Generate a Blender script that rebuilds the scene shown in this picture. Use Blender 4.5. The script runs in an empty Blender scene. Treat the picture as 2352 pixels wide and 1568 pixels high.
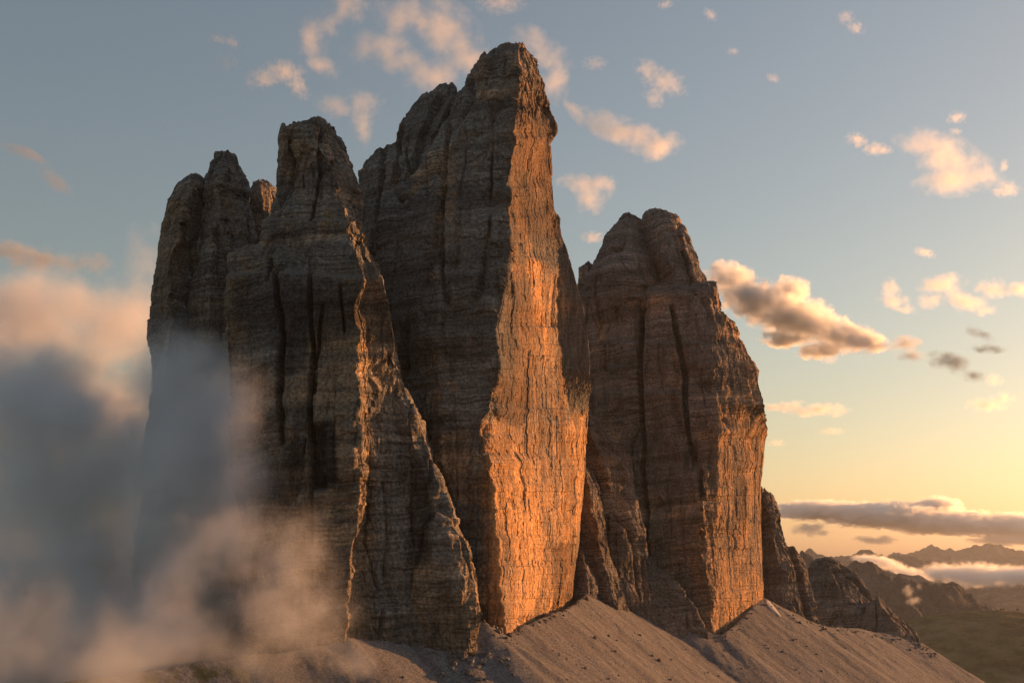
import bpy, bmesh, math
import numpy as np
from mathutils import Vector

S = bpy.context.scene
COL = S.collection
R = math.radians

# ------------------------------------------------------------------ camera, sky, sun, exposure
PW, PH, F = 2352.0, 1568.0, 2522.0          # picture units used for measuring, focal length in them
HORIZON = 1290.0
PITCH = math.atan((HORIZON - PH / 2) / F)
cd = bpy.data.cameras.new("camera")
cam = bpy.data.objects.new("camera", cd)
COL.objects.link(cam)
cd.sensor_width = 36.0
cd.lens = 36.0 * F / PW
cd.clip_start = 1.0
cd.clip_end = 200000.0
cam.location = (0, 0, 0)
cam.rotation_euler = (R(90) + PITCH, 0, 0)
S.camera = cam

SUN_AZ, SUN_EL = 60.0, 4.0
SKY_STRENGTH, SUN_STRENGTH, EXPOSURE = 0.132, 5.0, 0.97
W = bpy.data.worlds.new("World")
S.world = W
W.use_nodes = True
wn, wl = W.node_tree.nodes, W.node_tree.links
wn.clear()
sky = wn.new("ShaderNodeTexSky")
sky.sky_type = 'NISHITA'
sky.sun_disc = False
sky.sun_elevation = R(SUN_EL)
sky.sun_rotation = R(SUN_AZ)
sky.altitude = 2400
sky.air_density = 1.65
sky.dust_density = 10.0
sky.ozone_density = 1.5
bg = wn.new("ShaderNodeBackground")
bg.inputs["Strength"].default_value = SKY_STRENGTH
wo = wn.new("ShaderNodeOutputWorld")
hsv = wn.new("ShaderNodeHueSaturation")
hsv.inputs["Saturation"].default_value = 0.80
wl.new(sky.outputs[0], hsv.inputs["Color"])
tint = wn.new("ShaderNodeMix")
tint.data_type = 'RGBA'
tint.blend_type = 'MULTIPLY'
tint.inputs[0].default_value = 1.0
tint.inputs[7].default_value = (1.03, 0.972, 1.0, 1)
wl.new(hsv.outputs[0], tint.inputs[6])
wl.new(tint.outputs[2], bg.inputs[0])
wl.new(bg.outputs[0], wo.inputs[0])

sd = bpy.data.lights.new("sun", 'SUN')
sd.energy = SUN_STRENGTH
sd.angle = R(0.5)
sd.color = (1.0, 0.44, 0.15)
sun = bpy.data.objects.new("sun", sd)
COL.objects.link(sun)
sdir = Vector((math.sin(R(SUN_AZ)) * math.cos(R(SUN_EL)), math.cos(R(SUN_AZ)) * math.cos(R(SUN_EL)), math.sin(R(SUN_EL))))
sun.rotation_euler = sdir.to_track_quat('Z', 'Y').to_euler()

S.view_settings.view_transform = 'Standard'
S.view_settings.look = 'None'
S.view_settings.gamma = 1.0
S.view_settings.use_curve_mapping = False
S.view_settings.exposure = EXPOSURE
S.render.engine = 'CYCLES'
S.cycles.use_denoising = True
S.cycles.max_bounces = 8
S.cycles.diffuse_bounces = 3
S.cycles.volume_bounces = 6
S.cycles.volume_step_rate = 0.5

# ------------------------------------------------------------------ helpers
CP, SP = math.cos(PITCH), math.sin(PITCH)

def unproject(px, py, d):
    """picture point at forward distance d -> world"""
    px, py, d = np.broadcast_arrays(np.asarray(px, float), np.asarray(py, float), np.asarray(d, float))
    a = (px - PW / 2) / F
    b = (PH / 2 - py) / F
    y = CP - b * SP
    z = SP + b * CP
    t = d / y
    return np.stack([a * t, d, z * t], -1)

def project(P):
    x, y, z = P[..., 0], P[..., 1], P[..., 2]
    c = y * CP + z * SP
    u = -y * SP + z * CP
    return PW / 2 + F * x / c, PH / 2 - F * u / c

def hash3(ix, iy, iz, seed):
    with np.errstate(over='ignore'):
        h = (ix.astype(np.uint32) * np.uint32(374761393) + iy.astype(np.uint32) * np.uint32(668265263)
             + iz.astype(np.uint32) * np.uint32(2147483647) + np.uint32((seed * 2654435761) & 0xffffffff))
        h = (h ^ (h >> np.uint32(13))) * np.uint32(1274126177)
        h = (h ^ (h >> np.uint32(16))) * np.uint32(2246822519)
        h = h ^ (h >> np.uint32(15))
    return h.astype(np.float32) * np.float32(2.0 / 4294967295.0) - np.float32(1)

def vnoise(P, sx, sy=None, sz=None, seed=0):
    """smooth value noise, wavelengths in metres, -1..1"""
    sy = sx if sy is None else sy
    sz = sx if sz is None else sz
    q = np.stack([P[..., 0] / sx, P[..., 1] / sy, P[..., 2] / sz], -1)
    i = np.floor(q).astype(np.int64)
    f = (q - i).astype(np.float32)
    f = f * f * f * (f * (f * 6 - 15) + 10)
    fx, fy, fz = f[..., 0], f[..., 1], f[..., 2]
    ix, iy, iz = i[..., 0], i[..., 1], i[..., 2]
    r = 0
    for dx in (0, 1):
        wx = fx if dx else 1 - fx
        for dy in (0, 1):
            wy = fy if dy else 1 - fy
            for dz in (0, 1):
                wz = fz if dz else 1 - fz
                r = r + wx * wy * wz * hash3(ix + dx, iy + dy, iz + dz, seed)
    return r

def fbm(P, s, n, gain=0.5, seed=0, kz=1.0):
    r, a = 0, 1.0
    for k in range(n):
        r = r + a * vnoise(P + 17.3 * k, s, s, s * kz, seed + k)
        a *= gain
        s /= 2.03
    return r

def smooth(a, b, x):
    t = np.clip((x - a) / (b - a), 0, 1)
    return t * t * (3 - 2 * t)

def mesh_obj(name, V, faces, mat, parent=None, attrs=None, smooth_shade=True):
    """faces: list of int arrays (n,4) / (n,3)"""
    me = bpy.data.meshes.new(name)
    V = np.asarray(V, np.float32)
    loc = np.zeros(3, np.float32) if parent is None else np.array(parent.location, np.float32)
    V = V - loc
    nl = sum(f.size for f in faces)
    nf = sum(len(f) for f in faces)
    me.vertices.add(len(V))
    me.vertices.foreach_set("co", V.ravel())
    me.loops.add(nl)
    me.loops.foreach_set("vertex_index", np.concatenate([f.ravel() for f in faces]).astype(np.int32))
    me.polygons.add(nf)
    tot = np.concatenate([np.full(len(f), f.shape[1]) for f in faces]).astype(np.int32)
    start = np.concatenate([[0], np.cumsum(tot)[:-1]]).astype(np.int32)
    me.polygons.foreach_set("loop_start", start)
    me.polygons.foreach_set("use_smooth", np.full(nf, smooth_shade))
    me.update(calc_edges=True)
    for k, v in (attrs or {}).items():
        a = me.attributes.new(k, 'FLOAT', 'POINT')
        a.data.foreach_set("value", np.asarray(v, np.float32).ravel())
    me.materials.append(mat)
    o = bpy.data.objects.new(name, me)
    COL.objects.link(o)
    if parent is not None:
        o.parent = parent
    return o

def thing(name, label, cat, loc, group=None):
    o = bpy.data.objects.new(name, None)
    o.empty_display_size = 10
    COL.objects.link(o)
    o.location = loc
    o["label"] = label
    o["category"] = cat
    if group:
        o["group"] = group
    return o

def tag(o, label, cat, group=None):
    o["label"] = label
    o["category"] = cat
    if group:
        o["group"] = group
    return o

# ------------------------------------------------------------------ materials
def new_mat(name):
    m = bpy.data.materials.new(name)
    m.use_nodes = True
    n = m.node_tree.nodes
    n.clear()
    return m, n, m.node_tree.links

class NT:
    """small node-graph helper"""
    def __init__(s, m):
        s.n, s.l = m.node_tree.nodes, m.node_tree.links
    def new(s, t, **kw):
        o = s.n.new(t)
        for k, v in kw.items():
            setattr(o, k, v)
        return o
    def link(s, a, b):
        s.l.new(a, b)
    def _set(s, sock, v):
        if isinstance(v, bpy.types.NodeSocket):
            s.l.new(v, sock)
        else:
            sock.default_value = v
    def math(s, op, a, b=None, c=None, clamp=False):
        o = s.new("ShaderNodeMath", operation=op, use_clamp=clamp)
        s._set(o.inputs[0], a)
        if b is not None:
            s._set(o.inputs[1], b)
        if c is not None:
            s._set(o.inputs[2], c)
        return o.outputs[0]
    def vmath(s, op, a, b=None, scale=None):
        o = s.new("ShaderNodeVectorMath", operation=op)
        s._set(o.inputs[0], a)
        if b is not None:
            s._set(o.inputs[1], b)
        if scale is not None:
            s._set(o.inputs[3], scale)
        return o.outputs[1] if op in ('LENGTH', 'DOT_PRODUCT', 'DISTANCE') else o.outputs[0]
    def pos(s):
        return s.new("ShaderNodeNewGeometry").outputs["Position"]
    def noise(s, vec, scale, detail=4, rough=0.55, dist=0.0, col=False):
        o = s.new("ShaderNodeTexNoise")
        s._set(o.inputs["Vector"], vec)
        o.inputs["Scale"].default_value = scale
        o.inputs["Detail"].default_value = detail
        o.inputs["Roughness"].default_value = rough
        o.inputs["Distortion"].default_value = dist
        return o.outputs["Color" if col else "Fac"]
    def ramp(s, fac, lo, hi, a=0.0, b=1.0):
        o = s.new("ShaderNodeMapRange", interpolation_type='SMOOTHSTEP')
        s._set(o.inputs[0], fac)
        o.inputs[1].default_value, o.inputs[2].default_value = lo, hi
        o.inputs[3].default_value, o.inputs[4].default_value = a, b
        return o.outputs[0]
    def mix(s, fac, a, b, mode='MIX'):
        o = s.new("ShaderNodeMix", data_type='RGBA', blend_type=mode)
        s._set(o.inputs[0], fac)
        for sock, v in ((o.inputs[6], a), (o.inputs[7], b)):
            if isinstance(v, bpy.types.NodeSocket):
                s.l.new(v, sock)
            else:
                sock.default_value = (*v, 1) if len(v) == 3 else v
        return o.outputs[2]
    def attr(s, name):
        return s.new("ShaderNodeAttribute", attribute_name=name).outputs["Fac"]
    def scale(s, v, xyz):
        return s.vmath('MULTIPLY', v, xyz)

def rock_material(name, grey, warm, dark, warm_bias=0.0, streak=1.0, bump=1.0):
    m, n, l = new_mat(name)
    t = NT(m)
    P = t.pos()
    wob = t.noise(P, 0.02, 3, 0.5)
    Pz = t.vmath('ADD', P, t.vmath('SCALE', (0, 0, 1), scale=t.math('SUBTRACT', t.math('MULTIPLY', wob, 14.0), t.math('MULTIPLY', t.vmath('DOT_PRODUCT', P, (1, 0, 0)), 0.07))))
    beds = t.noise(t.scale(Pz, (0.006, 0.006, 0.11)), 1.0, 3, 0.6)
    fine = t.noise(t.scale(Pz, (0.03, 0.03, 0.55)), 1.0, 4, 0.6)
    patch = t.noise(P, 0.011, 5, 0.62, 0.6)
    streaks = t.noise(t.scale(P, (0.11, 0.11, 0.011)), 1.0, 5, 0.62, 0.4)
    grain = t.noise(P, 0.42, 5, 0.7)
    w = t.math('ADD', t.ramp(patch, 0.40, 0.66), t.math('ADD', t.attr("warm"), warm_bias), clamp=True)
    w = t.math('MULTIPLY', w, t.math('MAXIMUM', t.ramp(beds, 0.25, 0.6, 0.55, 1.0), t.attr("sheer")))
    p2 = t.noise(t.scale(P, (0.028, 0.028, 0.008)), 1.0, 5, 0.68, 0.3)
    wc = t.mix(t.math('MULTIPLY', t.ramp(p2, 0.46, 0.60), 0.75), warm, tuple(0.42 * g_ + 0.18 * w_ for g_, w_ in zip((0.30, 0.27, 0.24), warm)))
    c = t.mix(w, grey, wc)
    broad = t.noise(t.scale(P, (0.035, 0.035, 0.0035)), 1.0, 4, 0.6, 0.5)
    zone = t.noise(P, 0.014, 2, 0.5)
    st = t.math('MULTIPLY', t.ramp(streaks, 0.50, 0.66), t.ramp(zone, 0.38, 0.62, 0.25, 0.85), clamp=True)
    st = t.math('MULTIPLY', t.math('MAXIMUM', st, t.math('MULTIPLY', t.ramp(broad, 0.56, 0.66), 0.6)), streak, clamp=True)
    st = t.math('MAXIMUM', st, t.math('MULTIPLY', t.attr("stain_shade"), t.ramp(streaks, 0.25, 0.5, 0.75, 1.0)))
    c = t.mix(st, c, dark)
    v = t.math('MULTIPLY', t.math('ADD', 1.0, t.math('MULTIPLY', t.ramp(fine, 0.3, 0.7, -0.45, 0.42), t.ramp(zone, 0.4, 0.6, 1.0, 0.25))), t.ramp(grain, 0.36, 0.66, 0.58, 1.42))
    thick = t.noise(t.scale(Pz, (0.002, 0.002, 0.032)), 1.0, 2, 0.5)
    v = t.math('MULTIPLY', v, t.ramp(thick, 0.36, 0.62, 0.8, 1.18))
    v = t.math('MULTIPLY', v, t.ramp(beds, 0.3, 0.7, 0.72, 1.3))
    up = t.noise(t.scale(P, (0.34, 0.34, 0.045)), 1.0, 4, 0.65)
    vs = t.math('MULTIPLY', t.ramp(up, 0.36, 0.60, 0.62, 1.18), t.ramp(grain, 0.36, 0.66, 0.75, 1.2))
    wf = t.math('MULTIPLY', t.attr("sheer"), 0.85)
    v = t.math('ADD', t.math('MULTIPLY', v, t.math('SUBTRACT', 1.0, wf)), t.math('MULTIPLY', vs, wf))
    c = t.mix(1.0, c, v, 'MULTIPLY')
    # pale scree dust lying on ledges
    nz = t.new("ShaderNodeSeparateXYZ")
    t.link(t.new("ShaderNodeNewGeometry").outputs["Normal"], nz.inputs[0])
    dust = t.math('MULTIPLY', t.ramp(nz.outputs[2], 0.45, 0.75), 0.7)
    c = t.mix(dust, c, (0.17, 0.155, 0.14))
    b1 = t.new("ShaderNodeBump")
    b1.inputs["Strength"].default_value = 1.0
    b1.inputs["Distance"].default_value = 2.2 * bump
    h = t.math('ADD', t.math('MULTIPLY', grain, 1.0), t.math('MULTIPLY', fine, 0.9))
    h = t.math('ADD', h, t.math('MULTIPLY', t.noise(t.scale(P, (0.30, 0.30, 0.05)), 1.0, 5, 0.65), 1.0))
    t.link(h, b1.inputs["Height"])
    bs = t.new("ShaderNodeBsdfPrincipled")
    t.link(c, bs.inputs["Base Color"])
    bs.inputs["Roughness"].default_value = 0.95
    bs.inputs["Specular IOR Level"].default_value = 0.1
    t.link(b1.outputs[0], bs.inputs["Normal"])
    out = t.new("ShaderNodeOutputMaterial")
    t.link(bs.outputs[0], out.inputs[0])
    return m

ROCK_A = rock_material("dolomite_front", (0.19, 0.181, 0.172), (0.26, 0.185, 0.122), (0.03, 0.031, 0.033), 0.0, 1.0)
ROCK_B = rock_material("dolomite_middle", (0.185, 0.176, 0.167), (0.72, 0.40, 0.19), (0.13, 0.085, 0.06), -0.55, 0.8)  # yellow rock tone, brightened so its colour carries the sunlit wall's glow
ROCK_C = rock_material("dolomite_west", (0.215, 0.178, 0.16), (0.47, 0.275, 0.15), (0.06, 0.052, 0.048), -0.4, 0.75)  # warm tone holds part of the lit face's brightness
ROCK_D = rock_material("dolomite_ridge", (0.175, 0.15, 0.138), (0.23, 0.16, 0.115), (0.055, 0.046, 0.042), -0.15, 0.6)

# ------------------------------------------------------------------ rock displacement
def lerp_keys(keys, y):
    k = np.array(keys, float)
    return np.interp(y, k[:, 0], k[:, 1])

def wall_noise(P, seed, amp=1.0):
    """offset of a sheer wall: flat, split by thin upright cracks into slabs and flakes"""
    d = 2.6 * fbm(P, 110, 2, 0.5, seed)
    c = np.abs(vnoise(P, 40, 40, 700, seed + 5) + 0.05 * vnoise(P, 9, 9, 22, seed + 6))
    brk = smooth(-0.1, 0.3, vnoise(P, 60, 60, 70, seed + 10))
    d -= 2.2 * brk * np.exp(-(c / 0.03) ** 2)
    w = np.stack([vnoise(P, 17, 17, 60, seed=seed + 31), vnoise(P, 17, 17, 60, seed=seed + 32), vnoise(P, 9, seed=seed + 33)], -1)
    for sx, sz, a, k in ((21.0, 46.0, 1.1, 41), (9.0, 17.0, 0.75, 42), (3.6, 6.0, 0.5, 43), (1.8, 2.6, 0.28, 44)):
        g = np.floor((P + w * sx * 0.28) / np.array([sx, sx, sz]))
        d += a * hash3(g[..., 0], g[..., 1], g[..., 2], seed + k)
    return d * amp

def rock_noise(P, seed, amp=1.0):
    """outward offset in metres for bedded, jointed dolomite"""
    zw = P[..., 2] - 0.07 * P[..., 0] + 5.0 * vnoise(P, 90, seed=seed + 50) + 2.0 * vnoise(P, 22, seed=seed + 51)
    d = 6.0 * fbm(P, 75, 2, 0.5, seed) * amp
    # chimneys and joints: tall, narrow, cut inwards
    c = np.abs(vnoise(P, 42, 42, 420, seed + 5) + 0.25 * vnoise(P, 30, 30, 60, seed + 6))
    d -= 9.0 * amp * np.exp(-(c / 0.065) ** 2)
    c = np.abs(vnoise(P, 17, 17, 130, seed + 7) + 0.25 * vnoise(P, 12, 12, 30, seed + 8))
    d -= 3.6 * amp * np.exp(-(c / 0.085) ** 2)
    d += 1.5 * amp * vnoise(P, 7.5, 7.5, 55, seed + 9)
    # beds of unequal hardness
    for thick, a, k in ((37.0, 3.2, 11), (9.5, 1.6, 12), (3.6, 0.8, 13)):
        s = zw / thick
        i = np.floor(s)
        f = s - i
        z0 = np.zeros_like(i)
        h0, h1 = hash3(i, z0, z0, seed + k), hash3(i + 1, z0, z0, seed + k)
        lat = 0.55 + 0.45 * vnoise(P, 45, 45, thick * 3, seed + k + 20)
        d += a * amp * lat * (h0 + (h1 - h0) * smooth(0.72, 1.0, f))
    # blocks between joints
    q = P.copy()
    q[..., 2] = zw
    w = np.stack([vnoise(P, 14, seed=seed + 31), vnoise(P, 14, seed=seed + 32), 0.4 * vnoise(P, 14, seed=seed + 33)], -1)
    for sx, sz, a, k in ((11.0, 16.0, 1.6, 41), (4.4, 6.0, 0.85, 42)):
        g = np.floor((q + w * sx * 0.5) / np.array([sx, sx, sz]))
        d += a * amp * hash3(g[..., 0], g[..., 1], g[..., 2], seed + k)
    d += 0.5 * amp * fbm(P, 11, 3, 0.6, seed + 60)
    # some stretches are sheer slabs instead of stepped beds
    m = smooth(0.0, 0.35, fbm(P, 95, 3, 0.55, seed + 61, 0.7))
    d = d + (wall_noise(P, seed + 300, 1.1) - 1.0 - d) * (0.8 * m)
    return d

def pillar(name, parent, mat, rails, ytop, ybot, dome, seed, amp=1.0, step=2.2, thick=90.0,
           grooves=(), steps=(), stains=(), warms=(), sheer=(), shift=0.0):
    """A rock column. rails run left to right round its front: (px keys by height, depth keys by height, metres per column).
    It gets a back of its own, so it is a closed solid."""
    ny = int((ybot - ytop) / step) + 1
    # rows are denser towards the summit, where the surface turns level
    t = np.linspace(0, 1, ny)
    y = ytop + (ybot - ytop) * (0.12 * t * t + 0.88 * t)
    px = [lerp_keys(r[0], y) for r in rails]
    dd = [lerp_keys(r[1], y) if isinstance(r[1], (list, tuple)) else np.full(ny, float(r[1])) for r in rails]
    dd = [v + shift for v in dd]
    L, Rr = px[0], px[-1]
    line = np.stack([0 * y, 0 * y, y], -1)
    for k in range(1, len(px) - 1):
        env = np.clip((y - ytop) / 60, 0, 1)
        px[k] = px[k] + env * (9.0 * vnoise(line + 91 * k, 70, seed=seed + 110 + k) + 5.0 * vnoise(line + 91 * k, 23, seed=seed + 120 + k)
                               + 2.2 * hash3(np.floor(y / 17 + vnoise(line, 40, seed=seed + 5)), 0 * y, 0 * y + k, seed + 131) + 1.2 * hash3(np.floor(y / 7), 0 * y, 0 * y + k, seed + 132))
        dd[k] = dd[k] + env * (3.0 * vnoise(line + 57 * k, 70, seed=seed + 140 + k) + 1.0 * vnoise(line + 57 * k, 17, seed=seed + 150 + k))
        px[k] = np.clip(px[k], np.minimum(L, Rr), np.maximum(L, Rr))
    tap = np.sqrt(np.clip((y - ytop) / dome, 0.0004, 1))
    tap = tap * (2 - tap) if dome > 0 else tap
    dmid = np.mean(dd, 0) + thick * 0.25
    back = [(L + 0.12 * (Rr - L), np.maximum(dd[0], dmid) + thick), (Rr - 0.12 * (Rr - L), np.maximum(dd[-1], dmid) + thick)]
    px = px + [back[1][0], back[0][0]]
    dd = dd + [back[1][1], back[0][1]]
    dd = [dmid + (v - dmid) * tap for v in dd]
    nr = len(px)
    cols = []
    for k in range(nr):
        a = unproject(px[k], y, dd[k])
        b = unproject(px[(k + 1) % nr], y, dd[(k + 1) % nr])
        front = k < len(rails) - 1
        ln = np.percentile(np.linalg.norm(b - a, axis=1), 90)
        m = max(3, int(ln / (rails[k][2] if front else 6.0)))
        for j in range(m):
            cols.append(a + (b - a) * (j / m))
    G = np.stack(cols, 1)                                   # rows x columns
    nx = G.shape[1]
    # soften the plan corners a little
    for _ in range(2):
        G = 0.5 * G + 0.25 * (np.roll(G, 1, 1) + np.roll(G, -1, 1))
    du = np.roll(G, -1, 1) - np.roll(G, 1, 1)
    dv = np.gradient(G, axis=0)
    N = np.cross(du, dv)
    N /= np.linalg.norm(N, axis=2, keepdims=True) + 1e-9
    c = G.mean(1, keepdims=True)
    s = np.sign(((G - c) * N).sum(2, keepdims=True).sum())
    N *= s if s != 0 else 1
    for _ in range(4):
        N = 0.5 * N + 0.25 * (np.roll(N, 1, 1) + np.roll(N, -1, 1))
    D = rock_noise(G, seed, amp) * np.clip(0.35 + (y - ytop) / 40.0, 0, 1)[:, None]
    gx, gy = project(G)
    sh = np.zeros(G.shape[:2])
    if sheer:
        for x0, y0, x1, y1, soft in sheer:
            np.maximum(sh, smooth(x0 - soft, x0 + soft, gx) * (1 - smooth(x1 - soft, x1 + soft, gx))
                       * smooth(y0 - 3 * soft, y0 + 3 * soft, gy) * (1 - smooth(y1 - 3 * soft, y1 + 3 * soft, gy)), out=sh)
        D = D + (wall_noise(G, seed + 200, 0.62) - D) * sh
    front = np.zeros(G.shape[:2])
    facing = (N[..., 1] < 0.25)
    for keys, width, depth in grooves:
        k = np.array(keys, float)
        cx = np.interp(gy, k[:, 0], k[:, 1]) + 3.0 * vnoise(G, 14, seed=seed + 70)
        ends = smooth(k[0, 0] - 12, k[0, 0] + 12, gy) * (1 - smooth(k[-1, 0] - 12, k[-1, 0] + 12, gy))
        D = D - 2.4 * depth * np.exp(-np.abs((gx - cx) / (width * 1.05)) ** 8) * ends * facing
    G2 = G + N * D[..., None]
    # broken teeth along the summit line
    crown = np.clip(1 - (y - ytop) / max(dome, 14), 0, 1)[:, None] ** 0.5 * np.clip(N[..., 2] * 1.6 + 0.25, 0, 1)
    q = np.floor(G / np.array([4.2, 4.2, 500.0]) + 0.6 * vnoise(G, 9, seed=seed + 95)[..., None])
    q2 = np.floor(G / np.array([9.5, 9.5, 500.0]) + 0.5 * vnoise(G, 16, seed=seed + 96)[..., None])
    G2[..., 2] += crown * (1.5 * hash3(q[..., 0], q[..., 1], q[..., 1] * 0, seed + 97) + 3.4 * hash3(q2[..., 0], q2[..., 1], q2[..., 1] * 0, seed + 98)) * min(1.0, amp * 1.25)
    for ys, back_m, w in steps:                             # ledges: the wall above stands back
        yy = gy + 5 * vnoise(G, 60, seed=seed + 80) + 2.5 * vnoise(G, 12, seed=seed + 81)
        G2[..., 1] += back_m * (1 - smooth(ys - w, ys + w, yy)) * facing
    stain_shade = np.zeros(G.shape[:2])
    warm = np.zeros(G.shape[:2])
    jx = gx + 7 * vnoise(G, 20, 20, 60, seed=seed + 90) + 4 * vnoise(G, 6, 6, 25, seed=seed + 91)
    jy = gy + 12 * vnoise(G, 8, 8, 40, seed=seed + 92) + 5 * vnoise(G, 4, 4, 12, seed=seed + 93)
    for arr, lst in ((stain_shade, stains), (warm, warms)):
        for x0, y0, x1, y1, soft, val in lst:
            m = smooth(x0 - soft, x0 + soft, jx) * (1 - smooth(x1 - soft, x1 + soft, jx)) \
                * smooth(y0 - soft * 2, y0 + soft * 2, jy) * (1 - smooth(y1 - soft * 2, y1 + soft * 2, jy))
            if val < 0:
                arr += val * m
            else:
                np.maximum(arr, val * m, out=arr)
    V = G2.reshape(-1, 3)
    top = G2[0].mean(0) + np.array([0, 0, 1.0])
    bot = G2[-1].mean(0)
    V = np.concatenate([V, [top, bot]])
    i = np.arange(ny - 1)[:, None] * nx
    j = np.arange(nx)[None]
    j2 = (j + 1) % nx
    quad = np.stack([i + j, i + nx + j, i + nx + j2, i + j2], -1).reshape(-1, 4)
    jj = np.arange(nx)
    t1 = np.stack([np.full(nx, ny * nx), jj, (jj + 1) % nx], -1)
    t2 = np.stack([np.full(nx, ny * nx + 1), (ny - 1) * nx + (jj + 1) % nx, (ny - 1) * nx + jj], -1)
    st = np.concatenate([stain_shade.ravel(), [0, 0]])
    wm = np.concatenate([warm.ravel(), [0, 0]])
    return mesh_obj(name, V, [quad, t1, t2], mat, parent, {"stain_shade": st, "warm": wm, "sheer": np.concatenate([sh.ravel(), [0, 0]])}, smooth_shade=False)

def pillar_at(shift, *a, **kw):
    return pillar(*a, shift=float(shift), **kw)

# ------------------------------------------------------------------ small peak at the far left
def base(px, py, d):
    return tuple(float(v) for v in unproject(px, py, d))

A = thing("rock_peak", "lowest left rock peak with two blunt summits, its foot lost in mist", "rock peak", base(430, 1400, 960))
pillar("pinnacle", A, ROCK_A, [
    ([(352, 515), (358, 495), (375, 488), (410, 476), (470, 470), (560, 440), (640, 436), (760, 425), (1000, 420), (1500, 410)], [(352, 1000), (1500, 955)], 1.0),
    ([(352, 516), (420, 505), (560, 490), (700, 480), (1500, 470)], [(352, 985), (1500, 935)], 1.0),
    ([(352, 517), (365, 535), (385, 546), (400, 556), (415, 566), (440, 576), (520, 592), (700, 605), (1000, 620), (1500, 640)], [(352, 1015), (1500, 975)], 1.3)],
    352, 1650, 40, 11, 0.8, warms=[(400, 630, 620, 830, 12, 0.55)])
pillar("rock_pillar", A, ROCK_A, [
    ([(400, 444), (408, 428), (425, 409), (455, 389), (520, 371), (600, 360), (680, 346), (760, 342), (850, 340), (1000, 330), (1500, 300)], [(400, 990), (1500, 950)], 1.0),
    ([(400, 445), (470, 425), (600, 395), (800, 385), (1500, 370)], [(400, 970), (1500, 935)], 1.0),
    ([(400, 447), (412, 468), (430, 478), (500, 470), (600, 462), (800, 452), (1500, 470)], [(400, 1010), (1500, 970)], 1.3)],
    400, 1650, 40, 12, 0.8, warms=[(330, 560, 425, 800, 12, 0.5)], stains=[(345, 630, 400, 670, 8, 0.5)])
pillar("shoulder", A, ROCK_A, [
    ([(416, 597), (425, 580), (450, 565), (560, 560), (1000, 550), (1400, 540)], 1050, 1.6),
    ([(416, 598), (700, 600), (1400, 600)], 1045, 1.6),
    ([(416, 600), (425, 620), (440, 640), (560, 660), (1000, 680), (1400, 690)], 1060, 2.0)],
    416, 1400, 30, 13, 0.8)

# ------------------------------------------------------------------ front tower
B = thing("rock_tower", "dark front rock tower with a domed summit, broad ledges and mist round its foot", "rock tower", base(760, 1480, 800))
pillar("summit_block", B, ROCK_A, [
    ([(262, 722), (268, 700), (280, 668), (290, 648), (300, 641), (345, 636), (400, 632), (435, 628), (470, 614), (520, 600), (560, 592), (640, 570), (900, 560)], [(262, 850), (560, 822), (900, 815)], 0.8),
    ([(262, 724), (400, 690), (560, 680), (900, 690)], [(262, 838), (560, 806), (900, 800)], 0.8),
    ([(262, 726), (400, 770), (500, 795), (560, 810), (900, 835)], [(262, 845), (560, 806), (900, 800)], 0.8),
    ([(262, 728), (268, 745), (285, 767), (318, 794), (350, 808), (400, 824), (440, 838), (500, 839), (560, 850), (640, 880), (900, 930)], [(262, 880), (500, 850), (560, 850), (900, 860)], 0.8)],
    262, 900, 45, 21, 0.85, thick=70,
    grooves=[([(285, 752), (330, 738), (420, 724), (500, 708)], 3.6, 3.4), ([(340, 775), (430, 770)], 2.6, 1.6), ([(320, 690), (420, 690)], 2.6, 1.0)],
    steps=[(500, 9, 8)], warms=[(735, 475, 760, 545, 8, 0.7), (640, 300, 700, 430, 14, 0.45), (600, 540, 690, 580, 8, 0.4)])
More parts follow.
